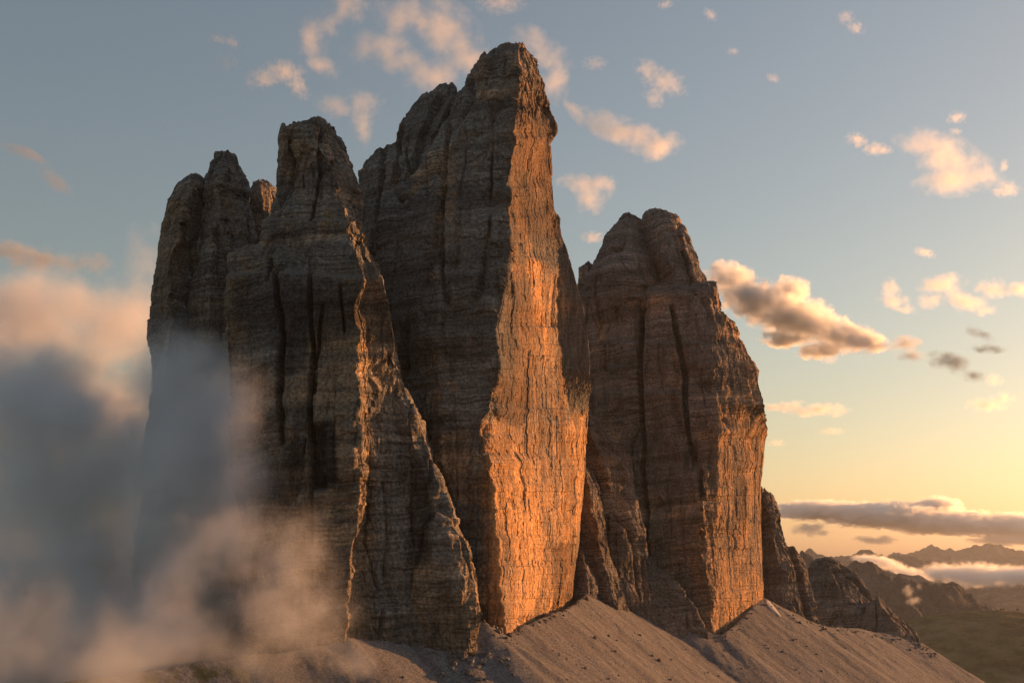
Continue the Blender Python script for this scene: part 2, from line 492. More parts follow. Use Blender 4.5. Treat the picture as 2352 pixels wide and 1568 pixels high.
pillar("main_wall", B, ROCK_A, [
    ([(555, 600), (560, 565), (570, 540), (585, 526), (640, 518), (760, 515), (850, 520), (1000, 528), (1200, 540), (1400, 560), (1650, 580)], [(555, 815), (640, 805), (1650, 790)], 0.75),
    ([(555, 640), (640, 615), (900, 610), (1200, 620), (1650, 640)], [(555, 800), (640, 790), (1650, 765)], 0.75),
    ([(555, 700), (640, 712), (1000, 718), (1200, 715), (1650, 720)], [(555, 797), (640, 785), (1650, 757)], 0.75),
    ([(555, 815), (640, 834), (760, 828), (850, 814), (930, 828), (1150, 822), (1250, 812), (1390, 800), (1650, 790)], [(555, 797), (640, 787), (1650, 757)], 0.75),
    ([(555, 817), (640, 845), (760, 843), (850, 842), (930, 846), (1150, 841), (1250, 828), (1390, 810), (1650, 800)], [(555, 810), (640, 804), (820, 806), (900, 814), (1390, 800), (1650, 775)], 0.75),
    ([(555, 830), (640, 880), (760, 908), (830, 914), (900, 938), (1000, 985), (1100, 1010), (1180, 1030), (1280, 1020), (1650, 1000)], [(555, 820), (640, 806), (820, 818), (900, 840), (1100, 846), (1650, 810)], 0.75)],
    553, 1650, 14, 22, 0.8, thick=80,
    grooves=[([(560, 708), (700, 709), (800, 716), (950, 712), (1100, 716), (1250, 712)], 5, 9), ([(620, 628), (720, 638), (780, 648), (900, 640), (1010, 645)], 6, 6),
             ([(700, 740), (820, 725), (900, 722)], 4, 4), ([(640, 780), (760, 790)], 3, 3), ([(980, 730), (1120, 738)], 16, 5), ([(590, 615), (640, 612)], 4, 4)],
    steps=[(625, 9, 9)],
    stains=[(530, 625, 835, 760, 14, 0.72), (640, 760, 705, 860, 10, 0.7), (718, 965, 772, 1110, 7, 1.0), (645, 1000, 705, 1085, 10, 0.8), (675, 930, 715, 1000, 9, 0.7), (630, 780, 655, 905, 6, 0.8), (780, 640, 812, 740, 6, 0.6)],
    warms=[(500, 620, 560, 900, 10, 0.6), (540, 880, 850, 1500, 16, 0.75), (700, 760, 850, 960, 12, 0.7), (540, 575, 600, 620, 6, 0.5)])
pillar("buttress", B, ROCK_A, [
    ([(860, 890), (900, 880), (1000, 905), (1200, 925), (1300, 930), (1420, 935), (1640, 930)], [(860, 852), (1640, 822)], 0.8),
    ([(860, 892), (1000, 925), (1200, 960), (1300, 955), (1420, 960), (1640, 950)], [(860, 838), (1640, 806)], 0.8),
    ([(860, 894), (1000, 955), (1100, 985), (1200, 1010), (1300, 1055), (1420, 1070), (1640, 1065)], [(860, 836), (1640, 804)], 0.8),
    ([(860, 897), (900, 935), (1000, 985), (1100, 1012), (1180, 1042), (1270, 1085), (1350, 1098), (1420, 1110), (1460, 1100), (1640, 1090)], [(860, 842), (1640, 812)], 0.8)],
    858, 1640, 60, 23, 0.8, thick=70, grooves=[([(1010, 915), (1200, 925), (1400, 930)], 6, 7)],
    stains=[(920, 1040, 990, 1300, 10, 0.8), (1000, 1330, 1040, 1400, 6, 0.4)], warms=[(930, 1290, 1120, 1520, 10, 0.75)])
pillar("needle", B, ROCK_A, [
    ([(284, 650), (290, 645), (320, 640), (420, 634)], 852, 0.8),
    ([(284, 652), (320, 650), (420, 650)], 848, 0.8),
    ([(284, 654), (292, 659), (320, 664), (420, 675)], 856, 1.0)], 284, 420, 12, 24, 0.35, thick=12, step=1.6)

# ------------------------------------------------------------------ tallest tower
C = thing("rock_tower", "tallest rock tower, its narrow right-hand face glowing orange in the low sun", "rock tower", base(1180, 1450, 920))
LIT = [(100, 1192), (180, 1195), (240, 1190), (300, 1183), (350, 1175), (430, 1172), (520, 1174), (600, 1168), (680, 1152), (760, 1143), (850, 1140), (920, 1130), (965, 1108), (1010, 1110), (1060, 1122), (1120, 1135), (1200, 1136), (1300, 1148), (1440, 1160), (1560, 1165)]
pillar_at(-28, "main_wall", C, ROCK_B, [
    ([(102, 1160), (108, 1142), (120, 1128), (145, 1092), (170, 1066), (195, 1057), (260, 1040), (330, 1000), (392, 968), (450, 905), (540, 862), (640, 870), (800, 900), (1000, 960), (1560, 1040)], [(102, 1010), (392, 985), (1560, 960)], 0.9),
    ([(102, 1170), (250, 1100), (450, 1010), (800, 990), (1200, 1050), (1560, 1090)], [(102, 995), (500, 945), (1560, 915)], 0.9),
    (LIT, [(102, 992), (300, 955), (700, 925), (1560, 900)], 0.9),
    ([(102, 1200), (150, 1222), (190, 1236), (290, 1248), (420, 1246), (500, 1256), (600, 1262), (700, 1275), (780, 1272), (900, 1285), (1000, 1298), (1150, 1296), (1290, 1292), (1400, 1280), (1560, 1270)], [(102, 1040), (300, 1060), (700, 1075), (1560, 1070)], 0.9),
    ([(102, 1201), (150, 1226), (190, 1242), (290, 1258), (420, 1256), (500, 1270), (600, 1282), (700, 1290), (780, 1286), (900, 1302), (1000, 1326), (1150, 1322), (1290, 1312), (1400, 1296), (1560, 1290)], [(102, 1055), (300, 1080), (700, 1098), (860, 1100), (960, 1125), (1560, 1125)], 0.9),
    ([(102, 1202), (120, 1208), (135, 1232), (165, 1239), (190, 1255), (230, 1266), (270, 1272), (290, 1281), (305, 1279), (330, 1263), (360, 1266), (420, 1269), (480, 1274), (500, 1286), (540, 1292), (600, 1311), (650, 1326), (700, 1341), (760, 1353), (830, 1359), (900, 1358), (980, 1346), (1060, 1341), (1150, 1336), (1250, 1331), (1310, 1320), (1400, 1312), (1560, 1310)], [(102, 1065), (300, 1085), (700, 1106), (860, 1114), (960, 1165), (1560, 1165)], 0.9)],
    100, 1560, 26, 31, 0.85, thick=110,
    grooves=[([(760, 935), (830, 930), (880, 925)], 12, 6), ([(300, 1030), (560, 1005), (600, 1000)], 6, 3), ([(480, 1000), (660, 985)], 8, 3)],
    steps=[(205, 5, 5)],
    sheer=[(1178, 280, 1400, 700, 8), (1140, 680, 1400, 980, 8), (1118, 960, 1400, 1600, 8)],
    warms=[(1100, 960, 1345, 1500, 10, 1.0), (1180, 600, 1300, 980, 12, 0.8), (1160, 290, 1290, 650, 12, 0.35)],  # sunlit wall's brightness is put into its rock colour here
    stains=[(1170, 150, 1300, 560, 26, 0.72), (1150, 600, 1230, 940, 22, 0.5), (1130, 1000, 1175, 1130, 12, 0.45), (1140, 850, 1220, 970, 14, 0.75), (1270, 1240, 1320, 1400, 8, 0.75), (1150, 500, 1215, 620, 12, 0.45), (1285, 820, 1298, 1060, 5, 0.7), (1160, 680, 1240, 780, 14, 0.6), (1300, 1000, 1322, 1240, 6, 0.5)])  # broad upper patches paint shade into the brown rock of the sunlit wall
pillar_at(-28, "shoulder", C, ROCK_B, [
    ([(194, 1030), (200, 1008), (222, 968), (250, 944), (285, 917), (327, 908), (331, 888), (345, 858), (365, 838), (390, 820), (480, 815), (900, 800)], [(194, 1075), (390, 1055), (900, 1030)], 1.0),
    ([(194, 1032), (300, 950), (400, 900), (900, 880)], [(194, 1055), (390, 1015), (900, 985)], 1.0),
    ([(194, 1034), (260, 1000), (340, 955), (400, 930), (900, 960)], [(194, 1050), (390, 1008), (900, 980)], 1.0),
    ([(194, 1036), (205, 1050), (250, 1060), (400, 1040), (900, 1060)], [(194, 1060), (390, 1040), (900, 1010)], 1.2)],
    194, 900, 50, 32, 0.85, thick=80, grooves=[([(215, 1022), (270, 995), (330, 968), (400, 948)], 14, 14), ([(340, 880), (460, 860), (600, 850)], 6, 5), ([(290, 925), (420, 900)], 5, 4)])
pillar_at(-28, "needle", C, ROCK_B, [
    ([(122, 1112), (130, 1104), (150, 1098), (220, 1085)], 1000, 0.8),
    ([(122, 1113), (150, 1110), (220, 1106)], 995, 0.8),
    ([(122, 1114), (132, 1119), (150, 1122), (220, 1135)], 1003, 0.8)], 122, 220, 14, 33, 0.3, thick=10, step=1.5)

# ------------------------------------------------------------------ western tower
D = thing("rock_tower", "broad brown rock tower with a cleft double summit, pale ledge and lit lower right face", "rock tower", base(1640, 1470, 1230))
pillar_at(150, "main_wall", D, ROCK_C, [
    ([(650, 1330), (668, 1330), (720, 1335), (800, 1338), (1000, 1345), (1560, 1350)], [(650, 1262), (674, 1240), (1560, 1190)], 1.0),
    ([(650, 1400), (800, 1420), (1200, 1450), (1560, 1470)], [(650, 1212), (674, 1190), (1560, 1150)], 1.0),
    ([(650, 1540), (1000, 1570), (1560, 1580)], [(650, 1180), (674, 1160), (1560, 1105)], 1.0),
    ([(650, 1640), (715, 1648), (850, 1650), (950, 1656), (1000, 1644), (1100, 1630), (1180, 1624), (1270, 1604), (1330, 1630), (1440, 1632), (1560, 1640)], [(650, 1165), (1000, 1130), (1560, 1090)], 0.9),
    ([(650, 1645), (715, 1662), (850, 1685), (950, 1700), (1050, 1715), (1200, 1712), (1400, 1700), (1560, 1700)], [(650, 1178), (930, 1160), (1010, 1195), (1560, 1170)], 0.9),
    ([(650, 1648), (715, 1653), (722, 1665), (740, 1690), (770, 1702), (820, 1726), (870, 1746), (940, 1763), (980, 1764), (1050, 1758), (1110, 1750), (1200, 1748), (1350, 1752), (1420, 1750), (1560, 1750)], [(650, 1200), (930, 1190), (1010, 1265), (1560, 1255)], 0.9)],
    648, 1560, 16, 41, 0.85, thick=110,
    grooves=[([(650, 1478), (740, 1474), (900, 1470), (1100, 1475), (1160, 1480)], 6, 8), ([(700, 1545), (860, 1575), (920, 1572), (1000, 1580), (1060, 1590)], 6, 8), ([(1080, 1610), (1260, 1615)], 6, 7), ([(1150, 1480), (1290, 1492)], 5, 6)],
    steps=[(900, 4, 5), (780, 3, 5)],
    sheer=[(1640, 970, 1800, 1600, 8)],
    warms=[(1600, 980, 1770, 1500, 10, 0.9), (1655, 720, 1770, 1000, 12, 0.3)],  # lit lower face made brighter by rock colour as well
    stains=[(1690, 1100, 1725, 1200, 8, 0.5), (1460, 690, 1482, 820, 5, 0.7)])
pillar_at(150, "summit_dome", D, ROCK_C, [
    ([(490, 1438), (498, 1425), (512, 1408), (540, 1386), (570, 1376), (600, 1364), (640, 1350), (680, 1340), (900, 1330)], [(490, 1265), (680, 1215), (900, 1265)], 1.0),
    ([(490, 1440), (560, 1410), (680, 1400), (900, 1400)], [(490, 1245), (680, 1180), (900, 1250)], 1.0),
    ([(490, 1442), (560, 1455), (680, 1480), (900, 1490)], [(490, 1245), (680, 1178), (900, 1250)], 1.0),
    ([(490, 1446), (498, 1458), (510, 1480), (580, 1505), (680, 1535), (900, 1550)], [(490, 1290), (680, 1250), (900, 1280)], 1.2)],
    489, 900, 40, 42, 0.75, thick=80)
pillar_at(150, "summit_dome", D, ROCK_C, [
    ([(478, 1508), (482, 1490), (490, 1477), (505, 1470), (530, 1466), (580, 1480), (640, 1512), (680, 1524), (1000, 1540)], [(478, 1285), (680, 1235), (1000, 1260)], 1.0),
    ([(478, 1514), (560, 1530), (680, 1560), (1000, 1575)], [(478, 1230), (680, 1165), (1000, 1235)], 1.0),
    ([(478, 1516), (520, 1555), (600, 1590), (680, 1622), (1000, 1655)], [(478, 1235), (680, 1170), (1000, 1225)], 1.0),
    ([(478, 1518), (484, 1530), (494, 1550), (520, 1571), (550, 1586), (575, 1601), (620, 1616), (660, 1641), (715, 1653), (800, 1662), (1000, 1690)], [(478, 1260), (680, 1205), (1000, 1195)], 1.0)],
    477, 1000, 40, 43, 0.75, thick=80, grooves=[([(520, 1560), (640, 1590), (700, 1600)], 5, 4), ([(760, 1560), (880, 1585)], 5, 5)], steps=[(655, 5, 5)])
pillar_at(150, "shoulder", D, ROCK_C, [
    ([(602, 1350), (608, 1340), (615, 1326), (650, 1322), (900, 1320)], 1275, 1.2),
    ([(602, 1352), (700, 1350), (900, 1350)], 1262, 1.2),
    ([(602, 1354), (606, 1362), (640, 1385), (900, 1400)], 1275, 1.5)], 602, 900, 16, 44, 0.6, thick=40)
pillar_at(92, "buttress", D, ROCK_D, [
    ([(948, 1350), (956, 1338), (1000, 1320), (1500, 1310)], [(948, 1140), (1500, 1120)], 1.0),
    ([(948, 1352), (1100, 1390), (1300, 1420), (1500, 1430)], [(948, 1128), (1500, 1085)], 1.0),
    ([(948, 1354), (960, 1372), (1000, 1402), (1050, 1456), (1100, 1460), (1130, 1460), (1180, 1470), (1270, 1492), (1300, 1490), (1500, 1530)], [(948, 1150), (1500, 1110)], 1.0)],
    947, 1500, 50, 45, 0.8, thick=60, warms=[(1380, 1130, 1450, 1220, 10, 0.5)])
pillar_at(110, "buttress", D, ROCK_D, [
    ([(1076, 1342), (1090, 1330), (1500, 1300)], [(1076, 1085), (1500, 1060)], 1.0),
    ([(1076, 1344), (1250, 1375), (1400, 1410), (1500, 1420)], [(1076, 1075), (1500, 1035)], 1.0),
    ([(1076, 1346), (1090, 1362), (1120, 1376), (1200, 1391), (1280, 1405), (1330, 1421), (1390, 1445), (1500, 1480)], [(1076, 1095), (1500, 1060)], 1.0)],
    1075, 1500, 40, 46, 0.7, thick=50, warms=[(1340, 1150, 1420, 1280, 10, 0.6)])
pillar_at(105, "buttress", D, ROCK_D, [
    ([(1255, 1335), (1270, 1322), (1330, 1310), (1480, 1290)], [(1255, 1060), (1480, 1030)], 1.0),
    ([(1255, 1336), (1330, 1345), (1480, 1340)], [(1255, 1052), (1480, 1012)], 1.0),
    ([(1255, 1338), (1290, 1345), (1320, 1366), (1345, 1378), (1390, 1375), (1480, 1380)], [(1255, 1070), (1480, 1035)], 1.0)],
    1254, 1480, 30, 47, 0.6, thick=40)
pillar_at(130, "buttress", D, ROCK_D, [
    ([(1225, 1430), (1260, 1410), (1330, 1400), (1540, 1400)], [(1225, 1120), (1540, 1075)], 1.0),
    ([(1225, 1434), (1300, 1450), (1400, 1500), (1540, 1540)], [(1225, 1112), (1540, 1058)], 1.0),
    ([(1225, 1438), (1260, 1480), (1300, 1510), (1340, 1560), (1400, 1600), (1440, 1620), (1540, 1650)], [(1225, 1125), (1540, 1078)], 1.0)],
    1224, 1540, 40, 48, 0.7, thick=50)

# ------------------------------------------------------------------ ridges running off to the right
E = thing("rock_ridge", "shadowed brown rock shoulder close beside the broad tower with the cleft summit", "rock ridge", base(1800, 1420, 1460))
pillar_at(150, "rock_face", E, ROCK_D, [
    ([(1122, 1755), (1130, 1745), (1250, 1730), (1520, 1720)], [(1122, 1345), (1520, 1300)], 1.2),
    ([(1122, 1756), (1300, 1790), (1520, 1810)], [(1122, 1330), (1520, 1268)], 1.2),
    ([(1122, 1758), (1134, 1775), (1150, 1786), (1190, 1801), (1240, 1816), (1290, 1849), (1340, 1862), (1400, 1880), (1440, 1888), (1520, 1920)], [(1122, 1360), (1520, 1305)], 1.2)],
    1121, 1520, 40, 51, 0.8, thick=60, grooves=[([(1190, 1795), (1300, 1830), (1430, 1860)], 6, 6)])
pillar_at(150, "knob", E, ROCK_D, [
    ([(1118, 1748), (1124, 1742), (1160, 1735)], 1340, 1.0),
    ([(1118, 1749), (1160, 1750)], 1336, 1.0),
    ([(1118, 1750), (1126, 1756), (1160, 1765)], 1342, 1.0)], 1118, 1160, 8, 52, 0.3, thick=10, step=1.6)
Fz = thing("rock_ridge", "low dark rock crest on the scree with the misty valley behind it", "rock ridge", base(1980, 1440, 1630))
pillar_at(150, "rock_face", Fz, ROCK_D, [
    ([(1283, 1895), (1288, 1870), (1300, 1852), (1340, 1840), (1520, 1820)], [(1283, 1570), (1520, 1500)], 1.4),
    ([(1283, 1897), (1380, 1940), (1440, 1990), (1520, 2030)], [(1283, 1550), (1520, 1450)], 1.4),
    ([(1283, 1905), (1290, 1925), (1305, 1950), (1330, 1972), (1360, 1996), (1385, 2010), (1410, 2040), (1432, 2075), (1446, 2100), (1480, 2115), (1520, 2140)], [(1283, 1580), (1520, 1500)], 1.4)],
    1282, 1520, 40, 53, 0.7, thick=60, step=1.8)
pillar_at(150, "outcrop", Fz, ROCK_D, [
    ([(1372, 2015), (1385, 1990), (1500, 1960)], [(1372, 1500), (1500, 1455)], 1.2),
    ([(1372, 2017), (1430, 2045), (1500, 2050)], [(1372, 1490), (1500, 1440)], 1.2),
    ([(1372, 2020), (1385, 2035), (1405, 2050), (1430, 2088), (1455, 2110), (1500, 2120)], [(1372, 1510), (1500, 1460)], 1.2)],
    1371, 1500, 20, 54, 0.6, thick=40, step=1.8)

# ------------------------------------------------------------------ scree slope under the walls
def scree_material():
    m, n, l = new_mat("scree")
    t = NT(m)
    P = t.pos()
    # coordinates along and across the fall line
    a = t.vmath('DOT_PRODUCT', P, (0.72, -0.69, 0.0))
    b = t.vmath('DOT_PRODUCT', P, (0.69, 0.72, 0.0))
    cb = t.new("ShaderNodeCombineXYZ")
    t.link(t.math('MULTIPLY', a, 0.012), cb.inputs[0])
    t.link(t.math('MULTIPLY', b, 0.075), cb.inputs[1])
    fans = t.noise(cb.outputs[0], 1.0, 5, 0.6, 0.3)
    grain = t.noise(P, 0.55, 6, 0.75)
    spots = t.noise(P, 0.09, 5, 0.7)
    big = t.noise(P, 0.012, 3, 0.5)
    cb2 = t.new("ShaderNodeCombineXYZ")
    t.link(t.math('MULTIPLY', a, 0.045), cb2.inputs[0])
    t.link(t.math('MULTIPLY', b, 0.19), cb2.inputs[1])
    dash = t.noise(cb2.outputs[0], 1.0, 4, 0.7, 0.2)
    c = t.mix(t.ramp(fans, 0.34, 0.64), (0.122, 0.115, 0.119), (0.174, 0.166, 0.169))
    c = t.mix(t.ramp(big, 0.42, 0.62, 0, 0.6), c, (0.128, 0.124, 0.127))
    c = t.mix(t.math('MULTIPLY', t.ramp(dash, 0.58, 0.70), t.ramp(spots, 0.40, 0.58, 0.0, 0.8)), c, (0.05, 0.042, 0.037))
    c = t.mix(1.0, c, t.ramp(grain, 0.3, 0.7, 0.5, 1.5), 'MULTIPLY')
    g = t.math('MULTIPLY', t.attr("grass"), t.ramp(spots, 0.4, 0.6))
    c = t.mix(g, c, (0.075, 0.075, 0.038))
    bp = t.new("ShaderNodeBump")
    bp.inputs["Distance"].default_value = 0.9
    t.link(t.math('ADD', grain, t.math('MULTIPLY', spots, 1.4)), bp.inputs["Height"])
    bs = t.new("ShaderNodeBsdfPrincipled")
    t.link(c, bs.inputs["Base Color"])
    bs.inputs["Roughness"].default_value = 0.97
    bs.inputs["Specular IOR Level"].default_value = 0.08
    t.link(bp.outputs[0], bs.inputs["Normal"])
    t.link(bs.outputs[0], t.new("ShaderNodeOutputMaterial").inputs[0])
    return m

CREST = [  # (picture x, y, distance) along the foot of the walls
    (-500, 1640, 560), (-100, 1600, 600), (300, 1552, 660), (600, 1505, 720), (800, 1468, 768), (935, 1470, 806), (1060, 1495, 812), (1108, 1418, 856), (1165, 1450, 878), (1290, 1405, 1012), (1375, 1345, 1215),
    (1445, 1375, 1240), (1570, 1430, 1230), (1660, 1460, 1235), (1752, 1372, 1410), (1880, 1432, 1450), (2000, 1450, 1580), (2112, 1472, 1630), (2150, 1500, 1650)]

def terrain():
    pts = np.array([unproject(*c) for c in CREST])
    side = np.array([unproject(*c) for c in [(-700, 1560, 900), (-100, 1500, 930), (420, 1440, 940), (800, 1470, 765)]])
    segs = list(zip(pts[:-1], pts[1:])) + list(zip(side[:-1], side[1:]))

    def h(X, Y):
        out = np.full(X.shape, -1e9)
        for a, b in segs:
            ab = b[:2] - a[:2]
            s = np.clip(((X - a[0]) * ab[0] + (Y - a[1]) * ab[1]) / (ab @ ab), 0, 1)
            dist = np.hypot(X - a[0] - s * ab[0], Y - a[1] - s * ab[1])
            z = a[2] + s * (b[2] - a[2]) - np.where(dist < 260, 0.64 * dist, 0.64 * 260 + 0.55 * (dist - 260))
            k = 3.0
            out = np.maximum(out, z) + k * np.exp(-np.abs(out - z) / k) * 0.25
        P = np.stack([X, Y, np.zeros_like(X)], -1)
        q = np.stack([(X * 0.72 - Y * 0.69), (X * 0.69 + Y * 0.72), np.zeros_like(X)], -1)
        out += 2.6 * vnoise(q, 300, 48, 1, 901) + 0.5 * vnoise(q, 140, 15, 1, 902) + 0.1 * vnoise(q, 60, 6, 1, 903)
        out += 0.7 * fbm(P, 18, 4, 0.6, 904)
        return out
    # fine grid where the picture looks, coarse beyond
    def axis(lo, hi, a, b, fine, coarse):
        x = np.concatenate([np.arange(lo, a, coarse), np.arange(a, b, fine), np.arange(b, hi + coarse, coarse)])
        return x
    xs = axis(-1500, 1700, -260, 760, 1.5, 20)
    ys = axis(-300, 2600, 380, 1710, 1.9, 20)
    X, Y = np.meshgrid(xs, ys)
    Z = np.maximum(h(X, Y), -640)
    V = np.stack([X, Y, Z], -1).reshape(-1, 3)
    nx, ny = len(xs), len(ys)
    i = np.arange(ny - 1)[:, None] * nx
    j = np.arange(nx - 1)[None]
    quad = np.stack([i + j, i + j + 1, i + nx + j + 1, i + nx + j], -1).reshape(-1, 4)
    px, py = project(V)
    grass = (1 - smooth(-190, -110, V[:, 0])) * (V[:, 1] < 790)
    o = mesh_obj("terrain", V, [quad], scree_material(), None, {"grass": grass})
    o["kind"] = "structure"
    return h
TERRAIN = terrain()

# ------------------------------------------------------------------ snow and rubble on the scree
def on_terrain(px, py, d0=500.0, d1=1700.0):
    """where the sight line of a picture point meets the scree"""
    ds = np.linspace(d0, d1, 600)
    P = unproject(px, py, ds)
    below = P[:, 2] < TERRAIN(P[:, 0], P[:, 1])
    k = int(np.argmax(below)) if below.any() else len(ds) - 1
    return P[k]

snow_m, sn, sl = new_mat("old_snow")
t = NT(snow_m)
bs = t.new("ShaderNodeBsdfPrincipled")
t.link(t.mix(t.ramp(t.noise(t.pos(), 0.5, 5, 0.7), 0.4, 0.75), (0.42, 0.39, 0.38), (0.27, 0.24, 0.22)), bs.inputs["Base Color"])
bs.inputs["Roughness"].default_value = 0.8
t.link(bs.outputs[0], t.new("ShaderNodeOutputMaterial").inputs[0])

def snow_patch():
    mid = [(1760, 1378, 3), (1764, 1384, 8), (1770, 1392, 9), (1777, 1400, 8), (1786, 1409, 5), (1792, 1415, 1.5)]
    rows = []
    for x, y, w in mid:
        c = on_terrain(x, y, 1100, 1600)
        e = on_terrain(x + w, y + w * 0.2, 1100, 1600)
        hw = max(0.8, min(8.0, np.linalg.norm((e - c)[:2])))
        dirx = np.array([0.69, 0.72])
        row = []
        for k in np.linspace(-1, 1, 7):
            q = c[:2] + dirx * hw * k
            row.append([q[0], q[1], float(TERRAIN(q[:1], q[1:])[0]) + 0.9 * (1 - k * k) + 0.25])
        rows.append(row)
    V = np.array(rows)
    m = V.shape[0]
    top = V.reshape(-1, 3)
    bot = top - np.array([0, 0, 3.0])
    f = []
    idx = np.arange(m * 7).reshape(m, 7)
    for a in range(m - 1):
        for b in range(6):
            f.append([idx[a, b], idx[a, b + 1], idx[a + 1, b + 1], idx[a + 1, b]])
            f.append([m * 7 + idx[a, b], m * 7 + idx[a + 1, b], m * 7 + idx[a + 1, b + 1], m * 7 + idx[a, b + 1]])
    rim = list(idx[0]) + list(idx[1:, 6]) + list(idx[-1, ::-1][1:]) + list(idx[::-1, 0][1:-1])
    for a in range(len(rim)):
        p, q = rim[a], rim[(a + 1) % len(rim)]
        f.append([p, p + m * 7, q + m * 7, q])
    o = mesh_obj("snow_patch", np.concatenate([top, bot]), [np.array(f)], snow_m)
    tag(o, "small tongue of old snow on the scree beside the lit foot of the broad tower", "snow patch")
snow_patch()

BLOCKS = rock_material("fallen_blocks", (0.22, 0.195, 0.18), (0.30, 0.22, 0.16), (0.12, 0.10, 0.09), -0.1, 0.4)

def rubble():
    rng = np.random.default_rng(5)
    ico = bmesh.new()
    bmesh.ops.create_icosphere(ico, subdivisions=2, radius=1.0)
    B0 = np.array([v.co[:] for v in ico.verts])
    F0 = np.array([[v.index for v in f.verts] for f in ico.faces])
    ico.free()
    Vs, Fs, n = [], [], 0
    spots = [(1060 + rng.normal(20, 38), 1500 + abs(rng.normal(10, 22)), abs(rng.normal(0.9, 0.7)) + 0.5) for _ in range(70)]
    spots += [(rng.uniform(900, 2000), rng.uniform(1440, 1568), abs(rng.normal(0.5, 0.5)) + 0.35) for _ in range(110)]
    for i in range(len(CREST) - 1):
        (x0, y0, _), (x1, y1, _) = CREST[i], CREST[i + 1]
        if x0 > 850:
            for _ in range(34):
                f = rng.random()
                spots.append((x0 + f * (x1 - x0) + rng.normal(0, 4), y0 + f * (y1 - y0) + abs(rng.normal(0, 9)) + 2, abs(rng.normal(0.2, 0.75)) + 0.3))
    for x, y, r in spots:
        p = on_terrain(x, y, 500, 1750)
        s = B0 * rng.uniform(0.6, 1.25, 3) * r
        s = s + 0.35 * r * vnoise(s * 3 + 10 * rng.random(3), 1.6 * r)[:, None]
        s = np.round(s / (0.45 * r)) * 0.3 * r + s * 0.35
        a = rng.uniform(0, 6.28)
        s = np.stack([s[:, 0] * math.cos(a) - s[:, 1] * math.sin(a), s[:, 0] * math.sin(a) + s[:, 1] * math.cos(a), s[:, 2]], -1)
        z = float(TERRAIN(p[:1], p[1:2])[0])
        Vs.append(s + np.array([p[0], p[1], z + 0.25 * r]))
        Fs.append(F0 + n)
        n += len(B0)
    o = mesh_obj("rubble", np.concatenate(Vs), [np.concatenate(Fs)], BLOCKS, None, None, False)
    o["kind"] = "stuff"
rubble()

# ------------------------------------------------------------------ valley, green hill and far mountains
def hill_material(name, low, high, rock, rock_lo, rock_hi, s):
    m, n, l = new_mat(name)
    t = NT(m)
    P = t.pos()
    a = t.noise(P, s, 6, 0.62)
    b = t.noise(P, s * 4.7, 5, 0.68)
    c = t.mix(t.ramp(a, 0.35, 0.65), low, high)
    nz = t.new("ShaderNodeSeparateXYZ")
    t.link(t.new("ShaderNodeNewGeometry").outputs["Normal"], nz.inputs[0])
    f = t.math('MULTIPLY', t.ramp(b, rock_lo, rock_hi), t.ramp(a, 0.42, 0.58))
    c = t.mix(f, c, rock)
    c = t.mix(1.0, c, t.ramp(b, 0.3, 0.7, 0.7, 1.25), 'MULTIPLY')
    bs = t.new("ShaderNodeBsdfPrincipled")
    t.link(c, bs.inputs["Base Color"])
    bs.inputs["Roughness"].default_value = 0.95
    bs.inputs["Specular IOR Level"].default_value = 0.05
    bp = t.new("ShaderNodeBump")
    bp.inputs["Distance"].default_value = 0.12 / s
    t.link(t.math('ADD', a, b), bp.inputs["Height"])
    t.link(bp.outputs[0], bs.inputs["Normal"])
    t.link(bs.outputs[0], t.new("ShaderNodeOutputMaterial").inputs[0])
    return m

def ridge(name, skyline, d, front, back, floor, mat, seed, rough, nu=260, nv=90, spur=300.0, power=1.0, jag=1.0):
    """a mountain crest with two flanks; skyline in picture units, d its distance"""
    k = np.array(skyline, float)
    u = np.linspace(k[0, 0], k[-1, 0], nu)
    cy = np.interp(u, k[:, 0], k[:, 1])
    crest = unproject(u, cy, d)
    v = np.concatenate([-front * np.linspace(1, 0, nv) ** 1.3, back * np.linspace(0, 1, nv // 3)[1:]])
    X = crest[:, 0][None] + 0 * v[:, None]
    Y = d + v[:, None] + 0 * X
    w = np.where(v < 0, -v / front, v / back)[:, None]
    H = crest[:, 2][None] - floor
    P = np.stack([X, Y, np.zeros_like(X)], -1)
    rn = 1 - np.abs(fbm(P + 300 * seed, spur, 5, 0.52, seed))
    prof = 1 - np.clip(w * (1.0 + 0.55 * (rn - 0.6) * np.minimum(1, w * 5)), 0, 1) ** power
    Z = floor + H * prof + rough * (rn - 0.6) * np.minimum(1, w * 6) * (1 - w)
    Z = Z + rough * 0.10 * jag * fbm(P, spur * 0.12, 4, 0.6, seed + 9) * (1 - w)
    V = np.stack([X, Y, Z], -1).reshape(-1, 3)
    ny = len(v)
    i = np.arange(ny - 1)[:, None] * nu
    j = np.arange(nu - 1)[None]
    quad = np.stack([i + j, i + j + 1, i + nu + j + 1, i + nu + j], -1).reshape(-1, 4)
    o = mesh_obj(name, V, [quad], mat)
    o["kind"] = "structure"
    return o

VALLEY = -900.0
GRASS = hill_material("alpine_grass", (0.20, 0.128, 0.055), (0.27, 0.172, 0.08), (0.17, 0.14, 0.115), 0.55, 0.72, 0.0045)
SLATE = hill_material("far_slopes", (0.050, 0.054, 0.060), (0.085, 0.083, 0.085), (0.14, 0.13, 0.125), 0.45, 0.65, 0.0016)
FAR = hill_material("farthest_slopes", (0.04, 0.043, 0.05), (0.06, 0.06, 0.065), (0.09, 0.085, 0.085), 0.5, 0.7, 0.0006)

